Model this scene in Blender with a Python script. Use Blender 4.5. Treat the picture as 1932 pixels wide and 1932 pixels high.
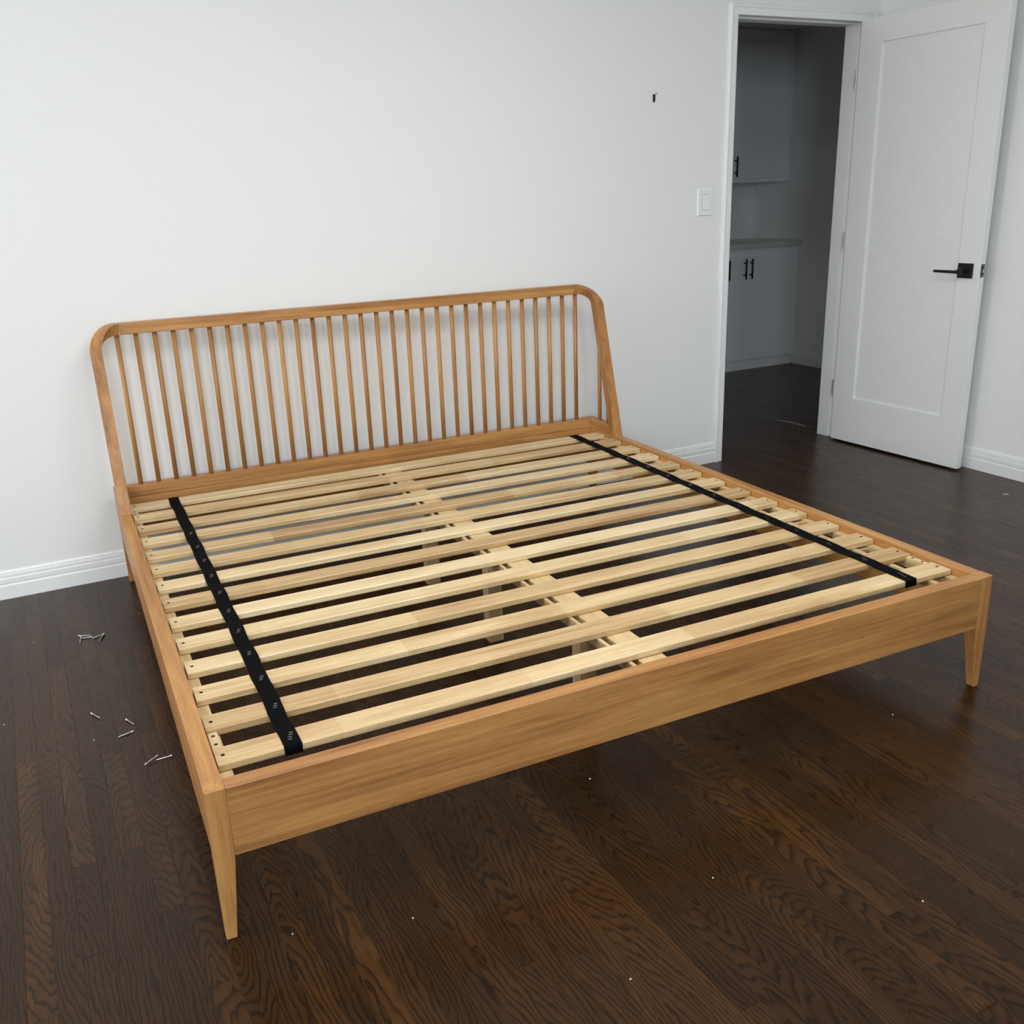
import bpy, bmesh, math, random
from mathutils import Vector, Matrix
random.seed(7)
for o in list(bpy.data.objects): bpy.data.objects.remove(o)
S = bpy.context.scene
C = S.collection

# ------------------------------------------------------------------ camera
CAM = Vector((-0.2246, -3.7401, 1.3521)); YAW, PITCH, ROLL = -0.4598, -0.3259, -0.0396
FPX, PX, PY = 1793.07, 943.52, 971.08
_f = Vector((-math.sin(YAW)*math.cos(PITCH), math.cos(YAW)*math.cos(PITCH), math.sin(PITCH)))
_r0 = Vector((math.cos(YAW), math.sin(YAW), 0)); _u0 = _r0.cross(_f)
_r = math.cos(ROLL)*_r0 + math.sin(ROLL)*_u0; _u = -math.sin(ROLL)*_r0 + math.cos(ROLL)*_u0
cd = bpy.data.cameras.new('camera'); cam = bpy.data.objects.new('camera', cd); C.objects.link(cam)
cd.sensor_width = 36; cd.lens = FPX/1932*36; cd.clip_start = 0.05
cd.shift_x = (966-PX)/1932; cd.shift_y = (PY-966)/1932
cam.matrix_world = Matrix(((_r.x, _u.x, -_f.x, CAM.x), (_r.y, _u.y, -_f.y, CAM.y), (_r.z, _u.z, -_f.z, CAM.z), (0, 0, 0, 1)))
S.camera = cam
def proj(p):
    d = Vector(p)-CAM; z = d.dot(_f)
    if z < 0.05: return None
    return (PX+FPX*d.dot(_r)/z, PY-FPX*d.dot(_u)/z)

# ------------------------------------------------------------------ world, light, exposure
wd = bpy.data.worlds.new('sky'); S.world = wd; wd.use_nodes = True
wd.node_tree.nodes['Background'].inputs[0].default_value = (0.62, 0.78, 1.0, 1)
wd.node_tree.nodes['Background'].inputs[1].default_value = 1.0
ROOM = dict(x0=-3.4, x1=3.804, y0=-6.2, y1=0.0, z1=2.6)
WIN_F = dict(a0=0.2, a1=1.1, z0=1.15, z1=2.15)        # windows in the wall behind the camera (along x)
WIN_G = dict(a0=-2.05, a1=-0.85, z0=1.20, z1=2.40)
WIN_L = dict(a0=-2.05, a1=-0.65, z0=1.00, z1=2.40)    # window in the left wall (along y)
def window_light(name, loc, rot, sx, sy, power, col):
    l = bpy.data.lights.new(name, 'AREA'); l.shape = 'RECTANGLE'; l.size = sx; l.size_y = sy
    l.energy = power; l.color = col
    o = bpy.data.objects.new(name, l); C.objects.link(o); o.location = loc; o.rotation_euler = rot
    return o
for k, (w_, pw, col) in enumerate(((WIN_F, 34, (0.80, 0.90, 1.0)), (WIN_G, 114, (0.82, 0.92, 1.0)))):
    window_light('daylight_front_%d' % k, ((w_['a0']+w_['a1'])/2, ROOM['y0']-0.10, (w_['z0']+w_['z1'])/2), (math.radians(90), 0, 0), w_['a1']-w_['a0'], w_['z1']-w_['z0'], pw, col)
w_ = WIN_L
window_light('daylight_left', (ROOM['x0']-0.10, (w_['a0']+w_['a1'])/2, (w_['z0']+w_['z1'])/2), (math.radians(90), 0, math.radians(-90)), w_['a1']-w_['a0'], w_['z1']-w_['z0'], 62, (1.0, 0.98, 0.94))
SKY = dict(x0=0.25, x1=1.85, y0=-2.85, y1=-1.75)      # unseen skylight, added in the ceiling to give light from above
window_light('added_overhead_light', ((SKY['x0']+SKY['x1'])/2, (SKY['y0']+SKY['y1'])/2, ROOM['z1']+0.07), (0, 0, 0), 1.6, 1.1, 42, (1.0, 0.985, 0.96))
S.view_settings.view_transform = 'Standard'; S.view_settings.look = 'None'
S.view_settings.exposure = 0.18; S.view_settings.gamma = 1.0; S.view_settings.use_curve_mapping = False

# ------------------------------------------------------------------ helpers
def mesh_obj(name, bm, mats, parent=None, smooth=False):
    me = bpy.data.meshes.new(name)
    bmesh.ops.recalc_face_normals(bm, faces=bm.faces)
    bm.to_mesh(me); bm.free()
    for m in (mats if isinstance(mats, (list, tuple)) else [mats]): me.materials.append(m)
    if smooth:
        for p in me.polygons: p.use_smooth = True
    o = bpy.data.objects.new(name, me); C.objects.link(o)
    if parent: o.parent = parent
    return o
def tag(o, label=None, cat=None, group=None, kind=None):
    if label: o['label'] = label
    if cat: o['category'] = cat
    if group: o['group'] = group
    if kind: o['kind'] = kind
    return o
def empty(name, loc=(0, 0, 0), rz=0.0):
    o = bpy.data.objects.new(name, None); C.objects.link(o); o.location = loc; o.rotation_euler = (0, 0, rz)
    o.empty_display_size = 0.1
    return o
def box(bm, x0, x1, y0, y1, z0, z1, bev=0.0, mi=0):
    vs = [bm.verts.new((x, y, z)) for x in (x0, x1) for y in (y0, y1) for z in (z0, z1)]
    idx = [(0, 1, 3, 2), (4, 6, 7, 5), (0, 4, 5, 1), (2, 3, 7, 6), (0, 2, 6, 4), (1, 5, 7, 3)]
    fs = [bm.faces.new([vs[i] for i in q]) for q in idx]
    for f in fs: f.material_index = mi
    if bev:
        es = list({e for f in fs for e in f.edges})
        r = bmesh.ops.bevel(bm, geom=es, offset=bev, segments=2, affect='EDGES', profile=0.5)
        for f in r['faces']: f.material_index = mi
def bbox(name, mats, parent, x0, x1, y0, y1, z0, z1, bev=0.0015):
    bm = bmesh.new(); box(bm, x0, x1, y0, y1, z0, z1, bev); return mesh_obj(name, bm, mats, parent)
def loft(bm, rings, cap=True, mi=0, close=True):
    V = [[bm.verts.new(p) for p in r] for r in rings]; n = len(rings[0]); fs = []
    for a, b in zip(V[:-1], V[1:]):
        for i in range(n if close else n-1):
            j = (i+1) % n; fs.append(bm.faces.new((a[i], a[j], b[j], b[i])))
    if cap: fs.append(bm.faces.new(V[0][::-1])); fs.append(bm.faces.new(V[-1]))
    for f in fs: f.material_index = mi
    return V, fs
def tube(bm, pts, rad, seg=10, mi=0):
    rings = []; pts = [Vector(p) for p in pts]
    if not isinstance(rad, (list, tuple)): rad = [rad]*len(pts)
    for i, p in enumerate(pts):
        d = (pts[min(i+1, len(pts)-1)]-pts[max(i-1, 0)]).normalized()
        a = d.orthogonal().normalized() if abs(d.z) < 0.9 else Vector((1, 0, 0))
        a = (a-d*a.dot(d)).normalized(); b = d.cross(a)
        rings.append([p+rad[i]*(math.cos(t)*a+math.sin(t)*b) for t in [2*math.pi*k/seg for k in range(seg)]])
    return loft(bm, rings, True, mi)
def profile_x(bm, prof, x0, x1, mi=0):   # prof = (y, z) polygon extruded along x
    loft(bm, [[(x0, y, z) for y, z in prof], [(x1, y, z) for y, z in prof]], True, mi)
def profile_y(bm, prof, y0, y1, mi=0):   # prof = (x, z)
    loft(bm, [[(x, y0, z) for x, z in prof], [(x, y1, z) for x, z in prof]], True, mi)

# ------------------------------------------------------------------ materials
class NT:
    def __init__(s, name):
        s.m = bpy.data.materials.new(name); s.m.use_nodes = True; s.t = s.m.node_tree
        s.b = s.t.nodes['Principled BSDF']
    def n(s, typ, **kw):
        nd = s.t.nodes.new(typ)
        for k, v in kw.items():
            if k.startswith('_'): setattr(nd, k[1:], v)
            else:
                nd.inputs[int(k[1:]) if k[0] == 'i' and k[1:].isdigit() else k].default_value = v
        return nd
    def l(s, a, b): s.t.links.new(a, b)
    def math(s, op, a, b=None, clamp=False):
        nd = s.t.nodes.new('ShaderNodeMath'); nd.operation = op; nd.use_clamp = clamp
        for i, v in enumerate((a, b)):
            if v is None: continue
            if isinstance(v, (int, float)): nd.inputs[i].default_value = v
            else: s.l(v, nd.inputs[i])
        return nd.outputs[0]
    def mix(s, fac, a, b, mode='MIX'):
        nd = s.t.nodes.new('ShaderNodeMix'); nd.data_type = 'RGBA'; nd.blend_type = mode
        for i, v in ((0, fac), (6, a), (7, b)):
            if isinstance(v, (int, float)): nd.inputs[i].default_value = v
            elif isinstance(v, tuple): nd.inputs[i].default_value = v if len(v) == 4 else (*v, 1)
            else: s.l(v, nd.inputs[i])
        return nd.outputs[2]
    def ramp(s, fac, stops):
        nd = s.t.nodes.new('ShaderNodeValToRGB'); cr = nd.color_ramp
        while len(cr.elements) < len(stops): cr.elements.new(0.5)
        for e, (p, c) in zip(cr.elements, stops):
            e.position = p; e.color = (c, c, c, 1) if isinstance(c, (int, float)) else (*c, 1)
        s.l(fac, nd.inputs[0]); return nd.outputs[0]
    def noise(s, vec, scale, detail=3.0, rough=0.5, dist=0.0):
        nd = s.t.nodes.new('ShaderNodeTexNoise'); nd.inputs['Scale'].default_value = scale
        nd.inputs['Detail'].default_value = detail; nd.inputs['Roughness'].default_value = rough
        nd.inputs['Distortion'].default_value = dist
        if vec is not None: s.l(vec, nd.inputs['Vector'])
        return nd.outputs[0]
    def bump(s, h, strength, dist=0.001):
        nd = s.n('ShaderNodeBump'); nd.inputs['Strength'].default_value = strength; nd.inputs['Distance'].default_value = dist
        s.l(h, nd.inputs['Height']); s.l(nd.outputs[0], s.b.inputs['Normal'])
def plain(name, col, rough=0.5, metal=0.0, spec=0.5, bump=None):
    q = NT(name); q.b.inputs['Base Color'].default_value = (*col, 1); q.b.inputs['Roughness'].default_value = rough
    q.b.inputs['Metallic'].default_value = metal; q.b.inputs['Specular IOR Level'].default_value = spec
    tc = q.n('ShaderNodeTexCoord')
    nz = q.noise(tc.outputs['Object'], bump[0] if bump else 60, 3)
    c = q.mix(nz, tuple(v*0.96 for v in col), tuple(min(1, v*1.04) for v in col)); q.l(c, q.b.inputs['Base Color'])
    if bump: q.bump(nz, bump[1], bump[2])
    return q.m
def wood(name, axis, dark, mid, light, rough=0.45, streak=1.0, seg=0.0, coat=0.0, objvar=0.12):
    """axis: grain direction 0/1/2 in the object's own coordinates"""
    q = NT(name); tc = q.n('ShaderNodeTexCoord'); oi = q.n('ShaderNodeObjectInfo')
    off = q.n('ShaderNodeVectorMath', _operation='SCALE'); cmb = q.n('ShaderNodeCombineXYZ')
    for i, k in enumerate((17.0, 29.0, 41.0)): q.l(q.math('MULTIPLY', oi.outputs['Random'], k), cmb.inputs[i])
    add = q.n('ShaderNodeVectorMath', _operation='ADD'); q.l(tc.outputs['Object'], add.inputs[0]); q.l(cmb.outputs[0], add.inputs[1])
    def mapped(along, across):
        mp = q.n('ShaderNodeMapping'); sc = [across]*3; sc[axis] = along
        mp.inputs['Scale'].default_value = sc; q.l(add.outputs[0], mp.inputs[0]); return mp.outputs[0]
    broad = q.noise(mapped(0.9, 11), 2.2, 4, 0.55, 0.6)
    lines = q.noise(mapped(1.2, 55), 2.0, 3, 0.6, 0.3)
    fine = q.noise(mapped(9, 330), 2.0, 2, 0.6)
    v = q.math('ADD', q.math('MULTIPLY', broad, 0.66), q.math('MULTIPLY', lines, 0.45*streak))
    v = q.math('ADD', v, q.math('MULTIPLY', q.math('SUBTRACT', oi.outputs['Random'], 0.5), objvar))
    if seg:
        sx = q.n('ShaderNodeSeparateXYZ'); q.l(tc.outputs['Object'], sx.inputs[0])
        t = q.math('FLOOR', q.math('ADD', q.math('MULTIPLY', sx.outputs[axis], 2.3), q.math('MULTIPLY', oi.outputs['Random'], 91.0)))
        wn = q.n('ShaderNodeTexWhiteNoise', _noise_dimensions='2D'); cv = q.n('ShaderNodeCombineXYZ')
        q.l(t, cv.inputs[0]); q.l(oi.outputs['Random'], cv.inputs[1]); q.l(cv.outputs[0], wn.inputs['Vector'])
        v = q.math('ADD', v, q.math('MULTIPLY', q.math('SUBTRACT', wn.outputs[0], 0.5), seg))
    col = q.ramp(v, [(0.28, dark), (0.50, mid), (0.74, light)])
    por = q.ramp(fine, [(0.32, 0.56), (0.50, 1.0)])
    col = q.mix(0.55*streak, col, por, 'MULTIPLY')
    q.l(col, q.b.inputs['Base Color']); q.b.inputs['Roughness'].default_value = rough
    q.b.inputs['Coat Weight'].default_value = coat; q.b.inputs['Coat Roughness'].default_value = 0.3
    q.bump(fine, 0.12, 0.0006)
    return q.m
def srgb(r, g, b):
    f = lambda c: (c/255/12.92) if c <= 10 else (((c/255)+0.055)/1.055)**2.4
    return (f(r), f(g), f(b))
OAK_D, OAK_M, OAK_L = srgb(130, 82, 44), srgb(174, 121, 67), srgb(204, 152, 87)
oak = [wood('oak_grain_%s' % 'xyz'[a], a, OAK_D, OAK_M, OAK_L, 0.42) for a in range(3)]
slat_wood = wood('pale_slat_wood', 0, srgb(176, 138, 92), srgb(212, 180, 130), srgb(236, 212, 168), 0.40, 0.85, seg=0.18, objvar=0.22)
pine_y = wood('pale_support_wood_lengthwise', 1, srgb(190, 158, 108), srgb(218, 190, 142), srgb(236, 214, 172), 0.5, 0.7)
pine_z = wood('pale_support_wood_upright', 2, srgb(190, 158, 108), srgb(218, 190, 142), srgb(236, 214, 172), 0.5, 0.7)
wall_paint = plain('white_wall_paint', srgb(238, 238, 236), 0.75, 0, 0.3, (220, 0.05, 0.0006))
ceil_paint = plain('white_ceiling_paint', srgb(240, 240, 238), 0.85, 0, 0.2, (180, 0.05, 0.0006))
trim_paint = plain('white_satin_trim_paint', srgb(240, 241, 240), 0.32, 0, 0.5)
door_paint = plain('white_satin_door_paint', srgb(236, 237, 234), 0.38, 0, 0.5)
cab_paint = plain('white_cabinet_paint', srgb(243, 244, 245), 0.4, 0, 0.5)
stone = plain('pale_worktop', srgb(214, 214, 210), 0.3, 0, 0.5)
plastic = plain('white_switch_plastic', srgb(240, 242, 243), 0.28, 0, 0.5)
black_metal = plain('matte_black_metal', (0.006, 0.006, 0.007), 0.42, 0.0, 0.4)
steel = plain('bright_zinc_steel', (0.72, 0.71, 0.68), 0.28, 1.0)
satin_steel = plain('satin_steel', (0.5, 0.5, 0.5), 0.35, 1.0)
hole_dark = plain('dark_screw_hole', (0.035, 0.022, 0.012), 0.7)
subfloor_m = plain('dark_subfloor', (0.012, 0.007, 0.004), 0.8)
chip_m = plain('pale_wood_chip', srgb(196, 170, 138), 0.7)
crumb_m = plain('white_plaster_crumb', srgb(225, 222, 215), 0.8)
stub_m = plain('dark_brown_plug', (0.02, 0.016, 0.012), 0.7)
def strap_material():
    q = NT('black_webbing'); tc = q.n('ShaderNodeTexCoord'); mp = q.n('ShaderNodeMapping'); mp.inputs['Scale'].default_value = (1400, 1400, 300)
    q.l(tc.outputs['Object'], mp.inputs[0]); ch = q.n('ShaderNodeTexChecker'); ch.inputs['Scale'].default_value = 0.5
    q.l(mp.outputs[0], ch.inputs['Vector'])
    nz = q.noise(tc.outputs['Object'], 40, 3)
    q.l(q.mix(nz, (0.0015, 0.0015, 0.0018), (0.0035, 0.0035, 0.004)), q.b.inputs['Base Color']); q.b.inputs['Roughness'].default_value = 0.75
    q.b.inputs['Specular IOR Level'].default_value = 0.06
    q.bump(ch.outputs['Fac'], 0.1, 0.0003); return q.m
webbing = strap_material()
def floor_material():
    q = NT('dark_stained_oak_strip')
    uv = q.n('ShaderNodeUVMap', _uv_map='plank'); at = q.n('ShaderNodeAttribute', _attribute_name='rnd')
    su = q.n('ShaderNodeSeparateXYZ'); q.l(uv.outputs[0], su.inputs[0]); sr = q.n('ShaderNodeSeparateColor'); q.l(at.outputs['Color'], sr.inputs[0])
    u, v = su.outputs[0], su.outputs[1]; r1, r2, r3 = sr.outputs[0], sr.outputs[1], sr.outputs[2]; r4 = at.outputs['Alpha']
    def vec(su_, sv_):
        c = q.n('ShaderNodeCombineXYZ'); q.l(q.math('MULTIPLY', u, su_), c.inputs[0]); q.l(q.math('MULTIPLY', v, sv_), c.inputs[1])
        q.l(q.math('MULTIPLY', r4, 83.0), c.inputs[2]); return c.outputs[0]
    warp = q.noise(vec(26, 5.5), 1.0, 3, 0.5); warp2 = q.noise(vec(60, 17), 1.0, 2, 0.5)
    X = q.math('ADD', u, q.math('MULTIPLY', q.math('SUBTRACT', r1, 0.5), 0.15))
    Z = q.math('ADD', q.math('MULTIPLY', q.math('SUBTRACT', r2, 0.5), 0.10), q.math('MULTIPLY', v, q.math('MULTIPLY', q.math('SUBTRACT', r3, 0.5), 0.62)))
    f = q.math('SQRT', q.math('ADD', q.math('MULTIPLY', X, X), q.math('MULTIPLY', Z, Z)))
    f = q.math('ADD', f, q.math('ADD', q.math('MULTIPLY', warp, 0.034), q.math('MULTIPLY', warp2, 0.007)))
    ring = q.math('FRACT', q.math('MULTIPLY', f, 118.0))
    line = q.ramp(ring, [(0.0, 0.22), (0.10, 1.0), (0.60, 0.92), (0.88, 0.30), (1.0, 0.18)])
    pores = q.ramp(q.noise(vec(900, 22), 1.0, 2, 0.6), [(0.36, 0.45), (0.56, 1.0)])
    cloud = q.noise(vec(14, 3.0), 1.0, 3, 0.55)
    tone = q.math('ADD', q.math('MULTIPLY', r4, 0.38), q.math('MULTIPLY', cloud, 0.54))
    col = q.ramp(tone, [(0.10, (0.028, 0.0110, 0.0034)), (0.40, (0.042, 0.0166, 0.0046)), (0.62, (0.060, 0.0238, 0.0060)), (0.86, (0.108, 0.0440, 0.0082))])
    col = q.mix(0.85, col, line, 'MULTIPLY'); col = q.mix(0.62, col, pores, 'MULTIPLY')
    q.l(col, q.b.inputs['Base Color'])
    rg = q.math('ADD', q.math('MULTIPLY', q.noise(vec(20, 6), 1.0, 4), 0.16), 0.20)
    q.l(rg, q.b.inputs['Roughness']); q.b.inputs['Specular IOR Level'].default_value = 0.25
    hgt = q.math('ADD', q.math('MULTIPLY', pores, 0.5), q.math('MULTIPLY', line, 0.5))
    q.bump(hgt, 0.10, 0.0008)
    return q.m
floor_m = floor_material()
def pane_material():
    q = NT('clear_window_glass'); tr = q.n('ShaderNodeBsdfTransparent'); gl = q.n('ShaderNodeBsdfGlossy'); gl.inputs['Roughness'].default_value = 0.02
    mx = q.n('ShaderNodeMixShader'); mx.inputs[0].default_value = 0.05; q.l(tr.outputs[0], mx.inputs[1]); q.l(gl.outputs[0], mx.inputs[2])
    q.l(mx.outputs[0], q.t.nodes['Material Output'].inputs['Surface']); return q.m
pane_m = pane_material()

# ------------------------------------------------------------------ the room shell
X0, X1, Y0, Z1 = ROOM['x0'], ROOM['x1'], ROOM['y0'], ROOM['z1']
DL, DR, DT, WT = 2.904, 3.722, 2.078, 0.130     # door opening and wall thickness
HX0, HX1, HY1, HZ = 2.2, 5.195, 2.44, 2.385     # hall beyond the door
bm = bmesh.new(); box(bm, X0, DL-0.0, 0, WT, 0, Z1); box(bm, DR, HX1+0.1, 0, WT, 0, Z1); box(bm, DL, DR, 0, WT, DT+0.02, Z1)
tag(mesh_obj('wall_back', bm, wall_paint), 'white painted wall behind the bed with the doorway at its right end', kind='structure')
bm = bmesh.new(); box(bm, X1, X1+0.1, Y0, 0, 0, Z1)
tag(mesh_obj('wall_right', bm, wall_paint), 'white painted wall behind the open door', kind='structure')
def holed_wall(name, along, pos, out, ws, a0, a1):
    bm = bmesh.new(); lo, hi = min(pos, pos+out), max(pos, pos+out)
    def b(p0, p1, z0, z1):
        if along == 'x': box(bm, p0, p1, lo, hi, z0, z1)
        else: box(bm, lo, hi, p0, p1, z0, z1)
    a = a0
    for w in sorted(ws, key=lambda q: q['a0']):
        b(a, w['a0'], 0, Z1); b(w['a0'], w['a1'], 0, w['z0']); b(w['a0'], w['a1'], w['z1'], Z1); a = w['a1']
    b(a, a1, 0, Z1)
    return tag(mesh_obj(name, bm, wall_paint), kind='structure')
holed_wall('wall_front', 'x', Y0, -0.06, [WIN_F, WIN_G], X0-0.06, X1+0.1)
holed_wall('wall_left', 'y', X0, -0.06, [WIN_L], Y0, WT)
bm = bmesh.new()
box(bm, X0-0.06, SKY['x0'], Y0-0.06, WT, Z1, Z1+0.03); box(bm, SKY['x1'], X1+0.1, Y0-0.06, WT, Z1, Z1+0.03)
box(bm, SKY['x0'], SKY['x1'], Y0-0.06, SKY['y0'], Z1, Z1+0.03); box(bm, SKY['x0'], SKY['x1'], SKY['y1'], WT, Z1, Z1+0.03)
tag(mesh_obj('ceiling', bm, ceil_paint), kind='structure')
def window(n, along, pos, out, w):
    bm = bmesh.new(); t = 0.045
    def b(bm, p0, p1, z0, z1, d0, d1):
        lo, hi = sorted((pos+out*d0, pos+out*d1))
        if along == 'x': box(bm, p0, p1, lo, hi, z0, z1)
        else: box(bm, lo, hi, p0, p1, z0, z1)
    a0, a1, z0, z1 = w['a0'], w['a1'], w['z0'], w['z1']; am = (a0+a1)/2
    for r in ((a0, a0+t, z0, z1), (a1-t, a1, z0, z1), (a0+t, a1-t, z0, z0+t), (a0+t, a1-t, z1-t, z1), (am-t/2, am+t/2, z0+t, z1-t)): b(bm, *r, 0.01, 0.05)
    f = tag(mesh_obj('window_%d' % n, bm, trim_paint), kind='structure')
    for s0, s1 in ((a0+t, am-t/2), (am+t/2, a1-t)):
        bm = bmesh.new(); b(bm, s0, s1, z0+t, z1-t, 0.027, 0.031); mesh_obj('pane', bm, pane_m, f)
    bm = bmesh.new(); b(bm, a0-0.05, a1+0.05, z0-0.03, z0, -0.05, 0.0); mesh_obj('window_sill', bm, trim_paint, f)
window(1, 'x', Y0, -1, WIN_F); window(2, 'x', Y0, -1, WIN_G); window(3, 'y', X0, -1, WIN_L)

bm = bmesh.new(); a0, a1, b0, b1 = SKY['x0'], SKY['x1'], SKY['y0'], SKY['y1']; t = 0.03
for r in ((a0, a0+t, b0, b1), (a1-t, a1, b0, b1), (a0+t, a1-t, b0, b0+t), (a0+t, a1-t, b1-t, b1)): box(bm, *r, Z1+0.002, Z1+0.05)
sky_f = tag(mesh_obj('window_4', bm, trim_paint), kind='structure')  # frame of the added skylight, out of view above the bed
bm = bmesh.new(); box(bm, a0+t, a1-t, b0+t, b1-t, Z1+0.02, Z1+0.024); mesh_obj('pane', bm, pane_m, sky_f)

# baseboards: stepped profile (depth out of the wall, height)
BB = [(0, 0), (0.0135, 0), (0.0135, 0.050), (0.0105, 0.0535), (0.0085, 0.0545), (0.0085, 0.0575), (0.0115, 0.0605), (0.0115, 0.0765), (0.0075, 0.0795), (0.0075, 0.0825), (0.0092, 0.0845), (0.0085, 0.0925), (0.0060, 0.0940), (0.0060, 0.0965), (0.0068, 0.0985), (0.0030, 0.1045), (0, 0.106)]
bm = bmesh.new(); profile_x(bm, [(-d, z) for d, z in BB], X0, 2.864); tag(mesh_obj('baseboard_back', bm, trim_paint), kind='structure')
bm = bmesh.new(); profile_y(bm, [(X1-d, z) for d, z in BB], Y0, -0.014); tag(mesh_obj('baseboard_right', bm, trim_paint), kind='structure')
bm = bmesh.new(); profile_y(bm, [(X0+d, z) for d, z in BB], Y0+0.014, -0.014); tag(mesh_obj('baseboard_left', bm, trim_paint), kind='structure')
bm = bmesh.new(); profile_x(bm, [(Y0+d, z) for d, z in BB], X0+0.014, X1-0.014); tag(mesh_obj('baseboard_front', bm, trim_paint), kind='structure')

# door frame: casing, jambs, stops
tr = tag(empty('trim_1', (DL, 0, 0)), 'white door casing and jambs around the doorway', kind='structure')
def at_tr(o): o.parent = tr; o.matrix_parent_inverse = Matrix.Translation((-DL, 0, 0)); return o
def casing_profile(a, b):   # a inner edge -> b outer edge, returns (position, depth)
    w = b-a
    return [(a, 0), (a, -0.012), (a+0.10*w, -0.0145), (a+0.62*w, -0.0155), (a+0.72*w, -0.019), (a+0.90*w, -0.0205), (b, -0.016), (b, 0)]
CI, CO = 2.0700, 2.1150
for a, b in ((2.911, 2.864), (3.717, 3.762)):
    bm = bmesh.new(); pr = casing_profile(a, b)
    loft(bm, [[(x, y, 0.0) for x, y in pr], [(x, y, CI+(CO-CI)*abs(x-a)/abs(b-a)) for x, y in pr]], True); at_tr(mesh_obj('casing_side', bm, trim_paint))
bm = bmesh.new(); pr = casing_profile(CI, CO)
loft(bm, [[(2.911-0.047*(z-CI)/(CO-CI), y, z) for z, y in pr], [(3.717+0.045*(z-CI)/(CO-CI), y, z) for z, y in pr]], True); at_tr(mesh_obj('casing_head', bm, trim_paint))
at_tr(bbox('jamb', trim_paint, None, DL-0.001, DL+0.006, 0.0, WT, 0, DT+0.02, 0.0008))
at_tr(bbox('jamb', trim_paint, None, 3.720, 3.730, 0.0, WT, 0, DT+0.02, 0.0008))
at_tr(bbox('head_jamb', trim_paint, None, DL+0.006, 3.720, 0.0, WT, DT, DT+0.018, 0.0008))
at_tr(bbox('door_stop', trim_paint, None, 3.708, 3.720, 0.056, WT, 0, DT, 0.0015))
at_tr(bbox('door_stop', trim_paint, None, DL+0.006, 3.708, 0.056, WT, DT-0.012, DT, 0.0015))

# ------------------------------------------------------------------ floor of oak strips
floor = tag(mesh_obj('floor', (lambda b: (box(b, X0-0.06, HX1+0.1, Y0-0.06, HY1+0.1, -0.06, -0.012), b)[1])(bmesh.new()), subfloor_m), 'dark stained narrow oak strip floor', kind='structure')
BEDPOLY = [(225, 950), (383, 1487), (400, 1540), (444, 1614), (1841, 1187), (1872, 1085), (1174, 822)]
def inside(p, poly):
    c = False; j = len(poly)-1
    for i in range(len(poly)):
        (x1, y1), (x2, y2) = poly[i], poly[j]
        if (y1 > p[1]) != (y2 > p[1]) and p[0] < (x2-x1)*(p[1]-y1)/(y2-y1)+x1: c = not c
        j = i
    return c
PW = 0.0500; planks = []; rr = random.Random(12)
ncol = int((HX1+0.06-X0)/PW)+1
for c in range(ncol):
    xa = X0-0.02+c*PW; hall = xa+PW > HX0
    yb = HY1+0.05 if hall else 0.03
    ya0 = Y0-0.05 if xa < X1+0.05 else 0.02
    y = ya0-rr.random()*0.6
    while y < yb:
        L = rr.choice((0.32, 0.45, 0.55, 0.7, 0.85, 1.0))*(0.85+0.3*rr.random()); e = min(y+L, yb)
        s = max(y, ya0)
        if e-s > 0.03: planks.append((xa, s, e, (rr.random(), rr.random(), rr.random(), rr.random())))
        y += L
def plank_geo(bm, uvl, col, p, cx, cy, dz):
    xa, s, e, r = p; g = 0.00012; c = 0.00035; w = PW/2-g; h = (e-s)/2-g; x, y = xa+PW/2-cx, (s+e)/2-cy
    out = [(-w, -h), (w, -h), (w, h), (-w, h)]; inn = [(-w+c, -h+c), (w-c, -h+c), (w-c, h-c), (-w+c, h-c)]
    lo = [bm.verts.new((x+a, y+b, -0.0118)) for a, b in out]; mi = [bm.verts.new((x+a, y+b, dz-c*0.7)) for a, b in out]; tp = [bm.verts.new((x+a, y+b, dz)) for a, b in inn]
    fs = [bm.faces.new(tp)]
    for i in range(4):
        j = (i+1) % 4; fs.append(bm.faces.new((mi[i], mi[j], tp[j], tp[i]))); fs.append(bm.faces.new((lo[i], lo[j], mi[j], mi[i])))
    for f in fs:
        for l in f.loops:
            l[uvl].uv = (l.vert.co.x-x, l.vert.co.y-y+r[0]*0.2); l[col] = r
def score(p):
    xa, s, e, r = p; tot = 0.0; n = 8
    for i in range(n):
        y = s+(e-s)*(i+0.5)/n; q = proj((xa+PW/2, y, 0)); q2 = proj((xa+PW/2+0.02, y, 0)); q3 = proj((xa+PW/2, y+0.02, 0))
        if not (q and q2 and q3) or not (0 < q[0] < 1932 and 0 < q[1] < 1932) or inside(q, BEDPOLY): continue
        if y > 0 and not (1360 < q[0] < 1560): continue
        tot += abs((q2[0]-q[0])*(q3[1]-q[1])-(q2[1]-q[1])*(q3[0]-q[0]))*(e-s)/n
    return tot
planks.sort(key=score, reverse=True)
for p in planks[:300]:
    bm = bmesh.new(); uvl = bm.loops.layers.uv.new('plank'); col = bm.loops.layers.float_color.new('rnd')
    cx, cy = p[0]+PW/2, (p[1]+p[2])/2; plank_geo(bm, uvl, col, p, cx, cy, -0.0004*rr.random())
    o = mesh_obj('plank', bm, floor_m, floor); o.location = (cx, cy, 0)
bm = bmesh.new(); uvl = bm.loops.layers.uv.new('plank'); col = bm.loops.layers.float_color.new('rnd')
for p in planks[300:]: plank_geo(bm, uvl, col, p, 0, 0, -0.0004*rr.random())
tag(mesh_obj('plank_field', bm, floor_m, floor), kind='stuff')

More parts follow.
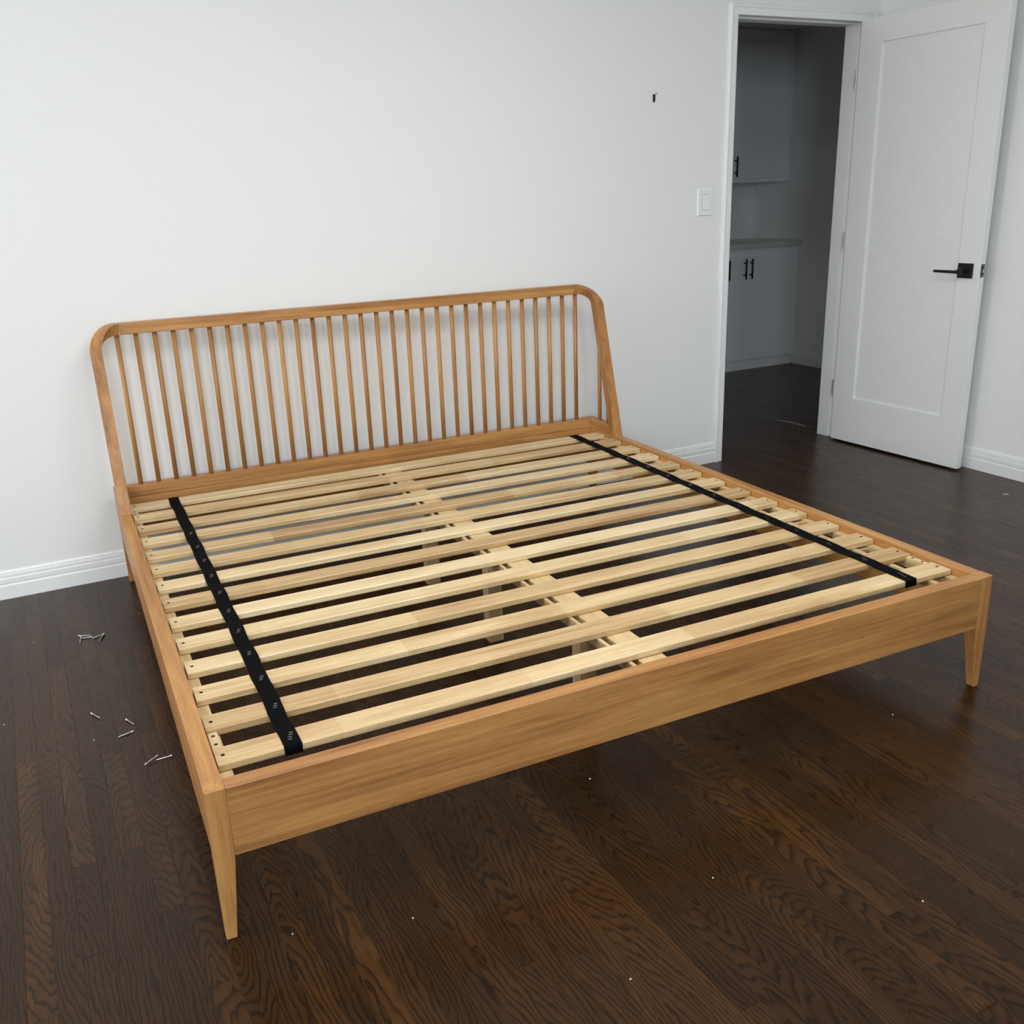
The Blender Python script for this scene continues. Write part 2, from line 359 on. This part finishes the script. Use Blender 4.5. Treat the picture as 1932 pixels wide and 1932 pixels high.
# ------------------------------------------------------------------ hall beyond the doorway
bm = bmesh.new(); box(bm, HX1, HX1+0.1, WT, HY1+0.1, 0, HZ+0.2); tag(mesh_obj('wall_hall_right', bm, wall_paint), kind='structure')
bm = bmesh.new(); box(bm, HX0-0.1, HX1, HY1, HY1+0.1, 0, HZ+0.2); tag(mesh_obj('wall_hall_back', bm, wall_paint), kind='structure')
bm = bmesh.new(); box(bm, HX0-0.1, HX0, WT, HY1, 0, HZ+0.2); tag(mesh_obj('wall_hall_left', bm, wall_paint), kind='structure')
bm = bmesh.new(); box(bm, HX0, HX1, WT, HY1, HZ, HZ+0.08); tag(mesh_obj('ceiling_hall', bm, ceil_paint), kind='structure')
bm = bmesh.new(); profile_y(bm, [(HX1-d, z) for d, z in BB], WT+0.001, 1.885); tag(mesh_obj('baseboard_hall', bm, trim_paint), kind='structure')
YC = 1.90
def bar_pull(name, parent, x, y, z0, z1, r=0.0062, off=0.032):
    bm = bmesh.new(); tube(bm, [(x, y-off, z0), (x, y-off, z1)], r, 10)
    for z in (z0+0.028, z1-0.028): tube(bm, [(x, y, z), (x, y-off, z)], r*0.8, 8)
    return mesh_obj(name, bm, black_metal, parent, True)
lc = tag(empty('base_cabinet', (4.6, YC, 0)), 'white base cabinet with black bar pulls in the hall', 'cabinet')
def under(root, o): o.parent = root; o.matrix_parent_inverse = Matrix.Translation(root.location).inverted(); return o
CX0 = 3.05
under(lc, bbox('body', cab_paint, None, CX0, HX1-0.002, YC, HY1-0.002, 0.046, 0.897, 0.001))
under(lc, bbox('toe_board', cab_paint, None, CX0, HX1-0.016, YC+0.004, YC+0.02, 0.0, 0.046, 0.001))
for i, (a, b, hx) in enumerate(((4.672, 5.168, 4.700), (4.516, 4.668, 4.643), (4.066, 4.512, 4.487), (3.616, 4.062, 3.65), (3.10, 3.612, 3.585))):
    d = under(lc, bbox('door', cab_paint, None, a, b, YC-0.018, YC-0.0005, 0.078, 0.838, 0.0015))
    h = bar_pull('handle', None, hx, YC-0.018, 0.684, 0.826); h.parent = d; tag(h, 'black bar pull')
tag(bbox('worktop', stone, None, CX0, HX1-0.001, YC-0.028, HY1-0.001, 0.8975, 0.935, 0.002), 'pale worktop slab on the hall base cabinet', 'worktop')
YU = 2.06
uc = tag(empty('wall_cabinet', (4.6, YU, 1.357)), 'white upper cabinet hung above the hall worktop', 'cabinet')
under(uc, bbox('body', cab_paint, None, CX0, HX1-0.002, YU, HY1-0.002, 1.357, HZ-0.002, 0.001))
for a, b, hx in ((4.628, 5.140, 4.655), (4.10, 4.624, 4.597), (3.575, 4.096, 3.60), (3.08, 3.571, 3.545)):
    d = under(uc, bbox('door', cab_paint, None, a, b, YU-0.018, YU-0.0005, 1.388, 2.287, 0.0015))
    h = bar_pull('handle', None, hx, YU-0.018, 1.400, 1.540); h.parent = d; tag(h, 'black bar pull')

# ------------------------------------------------------------------ the open door
DA = 1.5376; DW, DH0, DH1, DTk = 0.7834, 0.010, 2.075, 0.034
# door frame: local x along the leaf from the hinge, local y = towards the right wall (thickness), z up
door = tag(empty('door_1', (3.6732, -0.006, 0.0), -DA), 'white one-panel door standing open with a black lever handle', kind='structure')
pu0, pu1, pz0, pz1 = 0.131, 0.668, 0.249, 1.964
bbox('stile', door_paint, door, 0, pu0, 0, DTk, DH0, DH1, 0.0012)
bbox('stile', door_paint, door, pu1, DW, 0, DTk, DH0, DH1, 0.0012)
bbox('rail', door_paint, door, pu0, pu1, 0, DTk, DH0, pz0, 0.0012)
bbox('rail', door_paint, door, pu0, pu1, 0, DTk, pz1, DH1, 0.0012)
bbox('panel', door_paint, door, pu0-0.002, pu1+0.002, 0.009, DTk-0.009, pz0-0.002, pz1+0.002, 0.0)
for s in (-1, 1):       # a lever set on both faces
    hs = bbox('handle', black_metal, door, 0.675, 0.750, -0.009 if s < 0 else DTk, 0.0 if s < 0 else DTk+0.009, 0.904, 0.970, 0.0015)
    tag(hs, 'matte black lever handle on a square plate')
    bm = bmesh.new(); y0 = -0.009 if s < 0 else DTk+0.009; yo = y0+s*0.042
    tube(bm, [(0.7125, y0, 0.937), (0.7125, yo+s*0.004, 0.937)], 0.011, 14)
    rings = []
    for u, hz_, hy in ((0.726, 0.0085, 0.006), (0.712, 0.0095, 0.007), (0.690, 0.0070, 0.006), (0.600, 0.0062, 0.0055), (0.585, 0.0062, 0.0055), (0.5805, 0.004, 0.004)):
        rings.append([(u, yo+hy*math.cos(t), 0.9335+hz_*math.sin(t)) for t in [math.pi/4+k*math.pi/4 for k in range(8)]])
    loft(bm, rings); mesh_obj('lever', bm, black_metal, hs)
lp = bbox('latch_plate', black_metal, door, DW-0.001, DW+0.0012, 0.006, 0.028, 0.910, 0.967, 0.0005)
bm = bmesh.new(); loft(bm, [[(DW+0.001, 0.012, z), (DW+0.001, 0.024, z), (DW+0.011, 0.023, z), (DW+0.004, 0.012, z)] for z in (0.930, 0.947)]); mesh_obj('latch_bolt', bm, satin_steel, lp)
for z in (0.917, 0.960):
    bm = bmesh.new(); tube(bm, [(DW+0.0010, 0.017, z), (DW+0.0019, 0.017, z)], 0.0035, 8); mesh_obj('latch_screw', bm, satin_steel, lp)
for z in (1.775, 1.010, 0.246):
    h = bbox('hinge', trim_paint, door, -0.0035, 0.0, 0.002, DTk-0.004, z, z+0.085, 0.0005)
    bm = bmesh.new(); tube(bm, [(-0.006, -0.003, z), (-0.006, -0.003, z+0.085)], 0.0045, 10); mesh_obj('hinge_knuckle', bm, satin_steel, h)

# ------------------------------------------------------------------ light switch and wall plug
sw = tag(empty('light_switch', (2.757, 0, 1.277)), 'white rocker light switch plate on the wall beside the door casing', 'light switch')
bm = bmesh.new(); a, b = 0.041, 0.0605
loft(bm, [[(-a, 0, -b), (a, 0, -b), (a, 0, b), (-a, 0, b)], [(-a, -0.004, -b), (a, -0.004, -b), (a, -0.004, b), (-a, -0.004, b)], [(-a+0.004, -0.0075, -b+0.004), (a-0.004, -0.0075, -b+0.004), (a-0.004, -0.0075, b-0.004), (-a+0.004, -0.0075, b-0.004)]])
pl = mesh_obj('plate', bm, plastic, sw)
bm = bmesh.new(); a, b = 0.0175, 0.0335
for r in ((-a-0.0012, -a, -b-0.0012, b+0.0012), (a, a+0.0012, -b-0.0012, b+0.0012), (-a, a, b, b+0.0012), (-a, a, -b-0.0012, -b)): box(bm, r[0], r[1], -0.0079, -0.0072, r[2], r[3])
mesh_obj('rocker_gap', bm, plain('grey_rocker_gap', (0.25, 0.25, 0.25), 0.6), sw)
bm = bmesh.new(); loft(bm, [[(x, -0.0072, b), (x, -0.0092, b), (x, -0.0085, 0.0), (x, -0.0125, -b), (x, -0.0072, -b)] for x in (-a, a)]); mesh_obj('rocker', bm, plastic, sw)
wp = tag(empty('wall_plug', (2.464, 0, 1.7236)), 'small dark broken plug stub with a bent wire high on the white wall', 'wall plug')
bm = bmesh.new(); rp = random.Random(3); rings = []
for k in range(7):
    z = -0.0165+k*0.0052; w = 0.0048+0.0016*rp.random(); ox = 0.0012*(rp.random()-0.5)
    rings.append([(ox-w, 0, z), (ox+w, 0, z), (ox+w*0.8, -0.003-0.003*rp.random(), z), (ox-w*0.8, -0.003-0.003*rp.random(), z)])
loft(bm, rings); mesh_obj('plug_body', bm, stub_m, wp)
bm = bmesh.new(); tube(bm, [(0, -0.003, 0.013), (0.004, -0.006, 0.016), (0.008, -0.008, 0.0165), (0.013, -0.007, 0.021)], 0.0011, 6); mesh_obj('wire', bm, stub_m, wp)

# ------------------------------------------------------------------ the bed
W, YF, H, HB, HR, ZT = 2.0637, -2.158, 0.3319, 0.1834, 0.3734, 0.9669
bed = tag(empty('bed_frame', (0, 0, 0), -0.03118), 'honey oak king bed frame with a spindle headboard and bare pale slats', 'bed frame')
def leg(x0, sx, y0, sy):
    # x0,y0 = outer corner; sx,sy = direction inwards
    bm = bmesh.new(); rings = []
    for z, wx, wy in ((0.0, 0.0204, 0.0229), (HB-0.012, 0.0378, 0.039), (HB, 0.0385, 0.040), (H, 0.0385, 0.040)):
        q = [(x0, y0), (x0+sx*wx, y0), (x0+sx*wx, y0+sy*wy), (x0, y0+sy*wy)]; rings.append([(x, y, z) for x, y in q])
    loft(bm, rings)
    es = [e for e in bm.edges if abs(e.verts[0].co.z-e.verts[1].co.z) > 0.001]
    es += [e for e in bm.edges if e.verts[0].co.z == e.verts[1].co.z and e.verts[0].co.z in (0.0,)]
    bmesh.ops.bevel(bm, geom=es, offset=0.0016, segments=2, affect='EDGES', profile=0.5)
    return mesh_obj('leg', bm, oak[2], bed)
leg(0, 1, YF, 1); leg(W, -1, YF, 1); leg(0, 1, -0.062, -1); leg(W, -1, -0.062, -1)
bbox('foot_rail', oak[0], bed, 0.0386, W-0.0386, YF+0.0004, YF+0.038, HB, H-0.0003, 0.0016)
for x0, x1 in ((0.0006, 0.0377), (W-0.0377, W-0.0006)): bbox('side_rail', oak[1], bed, x0, x1, YF+0.0402, -0.1022, HB, H, 0.0022)
bbox('back_rail', oak[0], bed, 0.0386, W-0.0386, -0.096, -0.062, HB, H-0.0006, 0.0012)
# ledges and centre support
bbox('ledge', pine_y, bed, 0.0378, 0.066, YF+0.0382, -0.0965, 0.2865, 0.3063, 0.001)
bbox('ledge', pine_y, bed, 2.003, W-0.0378, YF+0.0382, -0.0965, 0.2865, 0.3063, 0.001)
bbox('ledge_strip', pine_y, bed, 1.941, 1.957, YF+0.0382, -0.0965, 0.2865, 0.3063, 0.001)
for k in range(8): y = YF+0.10+k*0.275; bbox('ledge_tie', pine_y, bed, 1.9571, 2.0029, y, y+0.03, 0.288, 0.300, 0.0008)
bbox('centre_beam', pine_y, bed, 1.003, 1.070, YF+0.0382, -0.0965, 0.2780, 0.3063, 0.001)
bbox('centre_fin', pine_y, bed, 0.976, 0.986, YF+0.0382, -0.0965, 0.2790, 0.3063, 0.0008)
for y in (-1.816, -1.241, -0.700): bbox('support_leg', pine_z, bed, 0.9850, 1.033, y, y+0.042, 0.0, 0.2778, 0.0012)
# slats
SX0, SX1, SZ0, SZ1, SWd = 0.0412, 2.0222, 0.3066, 0.3240, 0.0670
def slat_mesh():
    bm = bmesh.new(); hw = SWd/2; c = 0.0022; r = 0.0043; q = 0.008
    prof = [(-hw, SZ0+c), (-hw+c, SZ0), (hw-c, SZ0), (hw, SZ0+c), (hw, SZ1-c), (hw-c, SZ1), (-hw+c, SZ1), (-hw, SZ1-c)]
    n = len(prof); A = [bm.verts.new((SX0, y, z)) for y, z in prof]; B = [bm.verts.new((SX1, y, z)) for y, z in prof]
    for i in range(n):
        if i == 5: continue                       # the flat top is made with its holes
        bm.faces.new((A[i], A[(i+1) % n], B[(i+1) % n], B[i]))
    bm.faces.new(A[::-1]); bm.faces.new(B)
    xs = [SX0, SX0+0.015-q, SX0+0.015+q, SX1-0.015-q, SX1-0.015+q, SX1]; ys = [-hw+c, -q, q, hw-c]; G = {}
    for i, x in enumerate(xs):
        for j, y in enumerate(ys): G[i, j] = bm.verts.new((x, y, SZ1))
    for i in range(5):
        for j in range(3):
            if (i in (1, 3)) and j == 1: continue
            bm.faces.new((G[i, j], G[i+1, j], G[i+1, j+1], G[i, j+1]))
    for i, cx in ((1, SX0+0.015), (3, SX1-0.015)):
        N = 16; cir = [bm.verts.new((cx+r*math.cos(2*math.pi*k/N), r*math.sin(2*math.pi*k/N), SZ1)) for k in range(N)]
        dn = [bm.verts.new((v.co.x, v.co.y, SZ1-0.007)) for v in cir]
        cor = {2: G[i+1, 2], 6: G[i, 2], 10: G[i, 1], 14: G[i+1, 1]}
        for k in range(N):
            c4 = cor[min((2, 6, 10, 14), key=lambda s: min((k-s) % N, (s-k-1) % N + 0.5))] if False else None
        quad = [G[i+1, 2], G[i, 2], G[i, 1], G[i+1, 1]]
        for s in range(4):                         # fan each corner over a quarter of the circle
            for m in range(4):
                k = (s*4+m) % N; bm.faces.new((quad[s], cir[(k+1) % N], cir[k]))
            bm.faces.new((quad[s], quad[(s+1) % 4], cir[(s*4+4) % N]))
        for k in range(N):
            f = bm.faces.new((cir[k], cir[(k+1) % N], dn[(k+1) % N], dn[k])); f.material_index = 1
        f = bm.faces.new(dn); f.material_index = 1
    bmesh.ops.remove_doubles(bm, verts=bm.verts, dist=1e-6)
    bmesh.ops.recalc_face_normals(bm, faces=bm.faces)
    me = bpy.data.meshes.new('slat'); bm.to_mesh(me); bm.free(); me.materials.append(slat_wood); me.materials.append(hole_dark); return me
SME = slat_mesh(); SLY = [-0.1935]+[-0.3335-0.1411*k for k in range(13)]
SLY[1] += 0.004; SLY[4] -= 0.004
for i, y in enumerate(SLY):
    o = bpy.data.objects.new('slat', SME); C.objects.link(o); o.parent = bed
    o.location = (random.uniform(-0.0012, 0.0012), y, 0); o.rotation_euler = (0, 0, random.uniform(-0.0008, 0.0008))
def spacer(x0, x1, y0, y1, side):
    s = bbox('spacer_block', slat_wood if side else pine_y, bed, x0, x1, y0, y1, 0.3064, 0.3180, 0.0008)
    for k in (0.30, 0.78):
        bm = bmesh.new(); tube(bm, [((x0+x1)/2, y0+(y1-y0)*k, 0.3176), ((x0+x1)/2, y0+(y1-y0)*k, 0.3183)], 0.0042, 12)
        mesh_obj('screw_hole', bm, hole_dark, s)
for x0, x1 in ((0.0412, 0.0612), (2.0035, 2.0225)):
    spacer(x0, x1, SLY[13]+SWd/2+0.001, SLY[12]-SWd/2-0.001, 0)
    spacer(x0, x1, SLY[1]+SWd/2+0.001, SLY[0]-SWd/2-0.001, 0)
# webbing straps
def strap(xa, xb, wd, ph):
    # xa = centre at the foot, xb = centre at the head
    path = []; y_f, y_h = SLY[13]-SWd/2-0.0016, SLY[0]+SWd/2+0.0016; zt = SZ1+0.0016
    path += [(y_f, SZ0-0.001), (y_f, SZ1-0.003), (y_f+0.0015, zt-0.0004), (y_f+0.005, zt)]
    for k in range(13, -1, -1):
        c = SLY[k]; h = SWd/2
        path += [(c-h+0.008, zt), (c, zt), (c+h-0.006, zt)]
        if k > 0:
            g = (SLY[k-1]-h)-(c+h)
            path += [(c+h+g*0.25, zt-0.0014), (c+h+g*0.5, zt-0.0022), (c+h+g*0.75, zt-0.0014)]
    path += [(y_h-0.004, zt), (y_h-0.001, zt-0.001), (y_h, SZ1-0.004), (y_h, SZ0-0.001)]
    rings = []; rs = random.Random(ph)
    for i, (y, z) in enumerate(path):
        t = (y-y_f)/(y_h-y_f); x = xa+(xb-xa)*t+0.0012*math.sin(9*t*6.28+ph)
        hw = wd/2+0.0010*(rs.random()-0.5)
        py, pz = path[max(i-1, 0)]; ny, nz = path[min(i+1, len(path)-1)]
        d = Vector((0, ny-py, nz-pz)).normalized(); nrm = Vector((0, -d.z, d.y))*0.0007
        rings.append([(x-hw, y-nrm.y, z-nrm.z), (x+hw, y-nrm.y, z-nrm.z), (x+hw, y+nrm.y, z+nrm.z), (x-hw, y+nrm.y, z+nrm.z)])
    bm = bmesh.new(); loft(bm, rings); s = mesh_obj('strap', bm, webbing, bed)
    bm = bmesh.new()
    for k in range(14):
        if k in (0, 1, 2): continue
        t = (SLY[k]-y_f)/(y_h-y_f); x = xa+(xb-xa)*t
        for m in range(3 if k < 13 else 4):
            yy = SLY[k]-0.012+m*0.0085; xx = x-0.001+0.002*rs.random()+0.0022*m; w2 = 0.0042
            box(bm, xx-w2, xx+w2, yy-0.0006, yy+0.0006, zt+0.0005, zt+0.0014)
    tag(mesh_obj('staples', bm, steel, s), 'row of steel staples', kind='stuff')
strap(0.1872, 0.1952, 0.0362, 1.0); strap(1.8712, 1.8990, 0.0400, 4.0)

# headboard: hoop of two leaning uprights, rounded corners and a straight top rail
def yfr(z): return -0.3093+0.285*(z-H)
def hoop():
    bm = bmesh.new(); ZC = 0.879; rows = []
    # corner order of each ring: FO front-outer, FI front-inner, BI back-inner, BO back-outer
    def up(z): return [(0, yfr(z), z), (0.0385, yfr(z), z), (0.0385, yfr(z)+0.040, z), (0, yfr(z)+0.040, z)]
    for z in (H+0.0002, 0.45, 0.6, 0.75, ZC-0.02): rows.append(up(z))
    N = 12; y0, y1 = yfr(ZC), yfr(ZC)+0.040
    for k in range(N+1):
        t = k/N; a = t*math.pi/2; c, s = 1-math.cos(a), math.sin(a); e = t*t*(3-2*t)*0.5+t*0.5
        rows.append([(0.090*c, y0+(-0.057-y0)*e, ZC+(ZT-ZC)*s),
                     (0.0385+0.0735*c, y0+(-0.0945-y0)*e, ZC+(ZT-0.0005-ZC)*s),
                     (0.0385+0.0630*c, y1+(-0.0945-y1)*e, ZC+(0.9275-ZC)*s),
                     (0.090*c, y1+(-0.057-y1)*e, ZC+(0.9275-ZC)*s)])
    left = rows; right = [[(W-x, y, z) for x, y, z in r] for r in rows[::-1]]
    V, fs = loft(bm, left+right, True)
    for f in fs:
        cz = f.calc_center_median()
        f.material_index = 1 if 0.115 < cz.x < W-0.115 else 0
        f.smooth = False
    es = [e for e in bm.edges if len(e.link_faces) == 2 and any(True for _ in (1,)) and e.calc_face_angle(0) > 0.8 and e.calc_length() > 0.001 and min(v.co.z for v in e.verts) > H+0.001 or (len(e.link_faces) == 2 and e.calc_face_angle(0) > 0.8 and max(v.co.z for v in e.verts) > H+0.05)]
    bmesh.ops.bevel(bm, geom=es, offset=0.0022, segments=2, affect='EDGES', profile=0.5)
    o = mesh_obj('headboard', bm, [oak[2], oak[0]], bed)
    return o
hb = hoop()
# bevelled lower lip of the top rail
bm = bmesh.new(); prof = [(-0.0946, 0.9475), (-0.0990, 0.9445), (-0.0990, 0.9305), (-0.0960, 0.9280), (-0.0600, 0.9272), (-0.0600, 0.9274), (-0.0946, 0.9276)]
profile_x(bm, [(-0.0944, 0.9480), (-0.0986, 0.9440), (-0.0986, 0.9300), (-0.0965, 0.9274), (-0.0944, 0.9274)], 0.1165, W-0.1165); mesh_obj('rail_lip', bm, oak[0], hb)
# bottom rail with its returns
bm = bmesh.new(); hi = HR
m0 = 0.0385
loft(bm, [[(m0, -0.094, z), (W-m0, -0.094, z), (W-0.0, -0.056, z), (0.0, -0.056, z)] for z in (H+0.0003, hi)])
bmesh.ops.bevel(bm, geom=list(bm.edges), offset=0.0014, segments=2, affect='EDGES', profile=0.5)
mesh_obj('bottom_rail', bm, oak[0], hb)
for sgn in (0, 1):
    fx = (lambda x: W-x) if sgn else (lambda x: x)
    bm = bmesh.new(); yb = yfr(H)+0.0405
    loft(bm, [[(fx(0), yb+0.285*(z-H), z), (fx(m0), yb+0.285*(z-H), z), (fx(m0), -0.0945, z), (fx(0), -0.0568, z)] for z in (H+0.0003, hi)])
    bmesh.ops.bevel(bm, geom=list(bm.edges), offset=0.0014, segments=2, affect='EDGES', profile=0.5)
    mesh_obj('side_return', bm, oak[1], hb)
# spindles
def spindle(x, y0, z0, x1, y1, z1):
    bm = bmesh.new(); tube(bm, [(0, 0, 0), (0, (y1-y0)*0.5, (z1-z0)*0.5), (0, y1-y0, z1-z0)], 0.0086, 14)
    o = mesh_obj('spindle', bm, oak[2], hb, True); o.location = (x, y0, z0); return o
sp = None
for k in range(30):
    x = 0.0975+k*(W-0.195)/29
    if sp is None: sp = spindle(x, -0.0765, HR-0.001, x, -0.0755, 0.9290)
    else:
        o = sp.copy(); C.objects.link(o); o.parent = hb; o.location = (x, -0.0765, HR-0.001)
for x in (0.0195, W-0.0195):
    for y in (-0.150, -0.222):
        z1 = H+(y-0.040+0.3093)/0.285+0.02
        spindle(x, y, HR-0.001, x, y, z1)

# ------------------------------------------------------------------ loose screws and crumbs on the floor
def screw_mesh():
    bm = bmesh.new(); L = 0.042; pts = [(0, 0, 0), (0.0006, 0, 0), (0.0032, 0, 0), (0.0130, 0, 0)]; rad = [0.0034, 0.0042, 0.0021, 0.0017]
    x = 0.0130
    while x < L-0.006:
        pts += [(x+0.0007, 0, 0), (x+0.0014, 0, 0)]; rad += [0.0022, 0.0015]; x += 0.0014
    pts += [(L, 0, 0)]; rad += [0.0003]
    tube(bm, pts, rad, 8)
    me = bpy.data.meshes.new('screw'); bmesh.ops.recalc_face_normals(bm, faces=bm.faces); bm.to_mesh(me); bm.free(); me.materials.append(steel)
    for p in me.polygons: p.use_smooth = True
    return me
scm = screw_mesh()
scr = [  # head x,y, tip x,y, lift, label
    ((-0.2150, -0.5110), (-0.1725, -0.5250), 0.0, 'long steel screw lying level in the left screw cluster near the baseboard'),
    ((-0.2080, -0.5255), (-0.2140, -0.5640), 0.0, 'steel screw pointing towards the viewer in the left cluster near the baseboard'),
    ((-0.1745, -0.5420), (-0.2010, -0.5345), 0.0, 'short-looking steel screw under the level one in the left cluster'),
    ((-0.1360, -0.5390), (-0.1720, -0.5510), 0.0, 'steel screw lying level in the right screw cluster near the baseboard'),
    ((-0.1410, -0.5480), (-0.1570, -0.5900), 0.0, 'steel screw pointing towards the viewer in the right cluster near the baseboard'),
    ((-0.2230, -1.0860), (-0.2020, -1.1260), 0.0, 'lone steel screw farthest left of the three scattered mid-floor'),
    ((-0.1395, -1.1730), (-0.1215, -1.2130), 0.0, 'steel screw nearest the bed rail among the three scattered mid-floor, head up'),
    ((-0.1300, -1.2490), (-0.1690, -1.2570), 0.0, 'steel screw lying sideways just below another beside the bed rail'),
    ((-0.0900, -1.4170), (-0.1240, -1.4370), 0.0038, 'steel screw resting across another in the lowest crossed pair'),
    ((-0.0560, -1.4290), (-0.0970, -1.4260), 0.0, 'steel screw under its neighbour in the lowest crossed pair, head to the right'),
]
for (hx, hy), (tx, ty), lift, lab in scr:
    o = bpy.data.objects.new('screw', scm); C.objects.link(o); o.location = (hx, hy, 0.0042+lift)
    o.rotation_euler = (0, math.radians(3.2 if not lift else 5.5), math.atan2(ty-hy, tx-hx)); tag(o, lab, 'screw', 'loose screws on the floor')
def floor_pt(px, py):
    d = _f+_r*((px-PX)/FPX)-_u*((py-PY)/FPX); t = -CAM.z/d.z; return CAM+d*t
cr = [(82, 1119, 'white crumb close to the baseboard at far left'), (262, 1158, 'white crumb beside the left bed rail'), (64, 1213, 'white crumb on the floor left of the screw clusters'),
      (8, 1368, 'white crumb at the left edge of the floor'), (178, 1397, 'white crumb left of the sideways screw'), (1113, 1470, 'white crumb under the middle of the foot rail'),
      (779, 1733, 'white crumb on the floor between the front legs, right one'), (552, 1763, 'white crumb on the dark floor right of the front left leg'),
      (1684, 1349, 'white crumb left of the front right leg'), (1190, 1848, 'white crumb at the bottom of the floor right of centre'), (1345, 1657, 'white crumb in the middle of the right foreground floor'), (1741, 1701, 'white crumb beside the scuffed boards at right')]
for i, (a, b, lab) in enumerate(cr):
    bm = bmesh.new(); bmesh.ops.create_icosphere(bm, subdivisions=1, radius=0.0021); rc = random.Random(i)
    for v in bm.verts: v.co = v.co*(0.7+0.6*rc.random()); v.co.z = max(v.co.z*0.6, -0.0012)
    o = mesh_obj('crumb', bm, crumb_m); p = floor_pt(a, b); o.location = (p.x, p.y, 0.0012); tag(o, lab, 'crumb', 'crumbs on the floor')
bm = bmesh.new(); loft(bm, [[(-0.013, -0.002, 0), (-0.013, 0.002, 0), (-0.013, 0.001, 0.001)], [(-0.002, -0.0045, 0), (0.0, 0.004, 0), (0, 0.001, 0.0045)], [(0.010, -0.003, 0), (0.010, 0.003, 0), (0.010, 0.0, 0.0035)], [(0.015, -0.0005, 0), (0.015, 0.0005, 0), (0.015, 0, 0.001)]])
o = mesh_obj('wood_splinter', bm, chip_m); p = floor_pt(1897, 933); o.location = (p.x, p.y, 0.0001); o.rotation_euler = (0, 0, -0.5); tag(o, 'pale wood splinter on the floor in front of the right wall', 'splinter')
pts = [floor_pt(a, b) for a, b in ((1465, 792), (1478, 795), (1494, 797), (1508, 801), (1520, 805))]
bm = bmesh.new(); tube(bm, [(p.x, p.y, 0.0011) for p in pts], 0.0010, 6); tag(mesh_obj('thread', bm, crumb_m), 'thin pale thread lying on the floor in the doorway', 'thread')
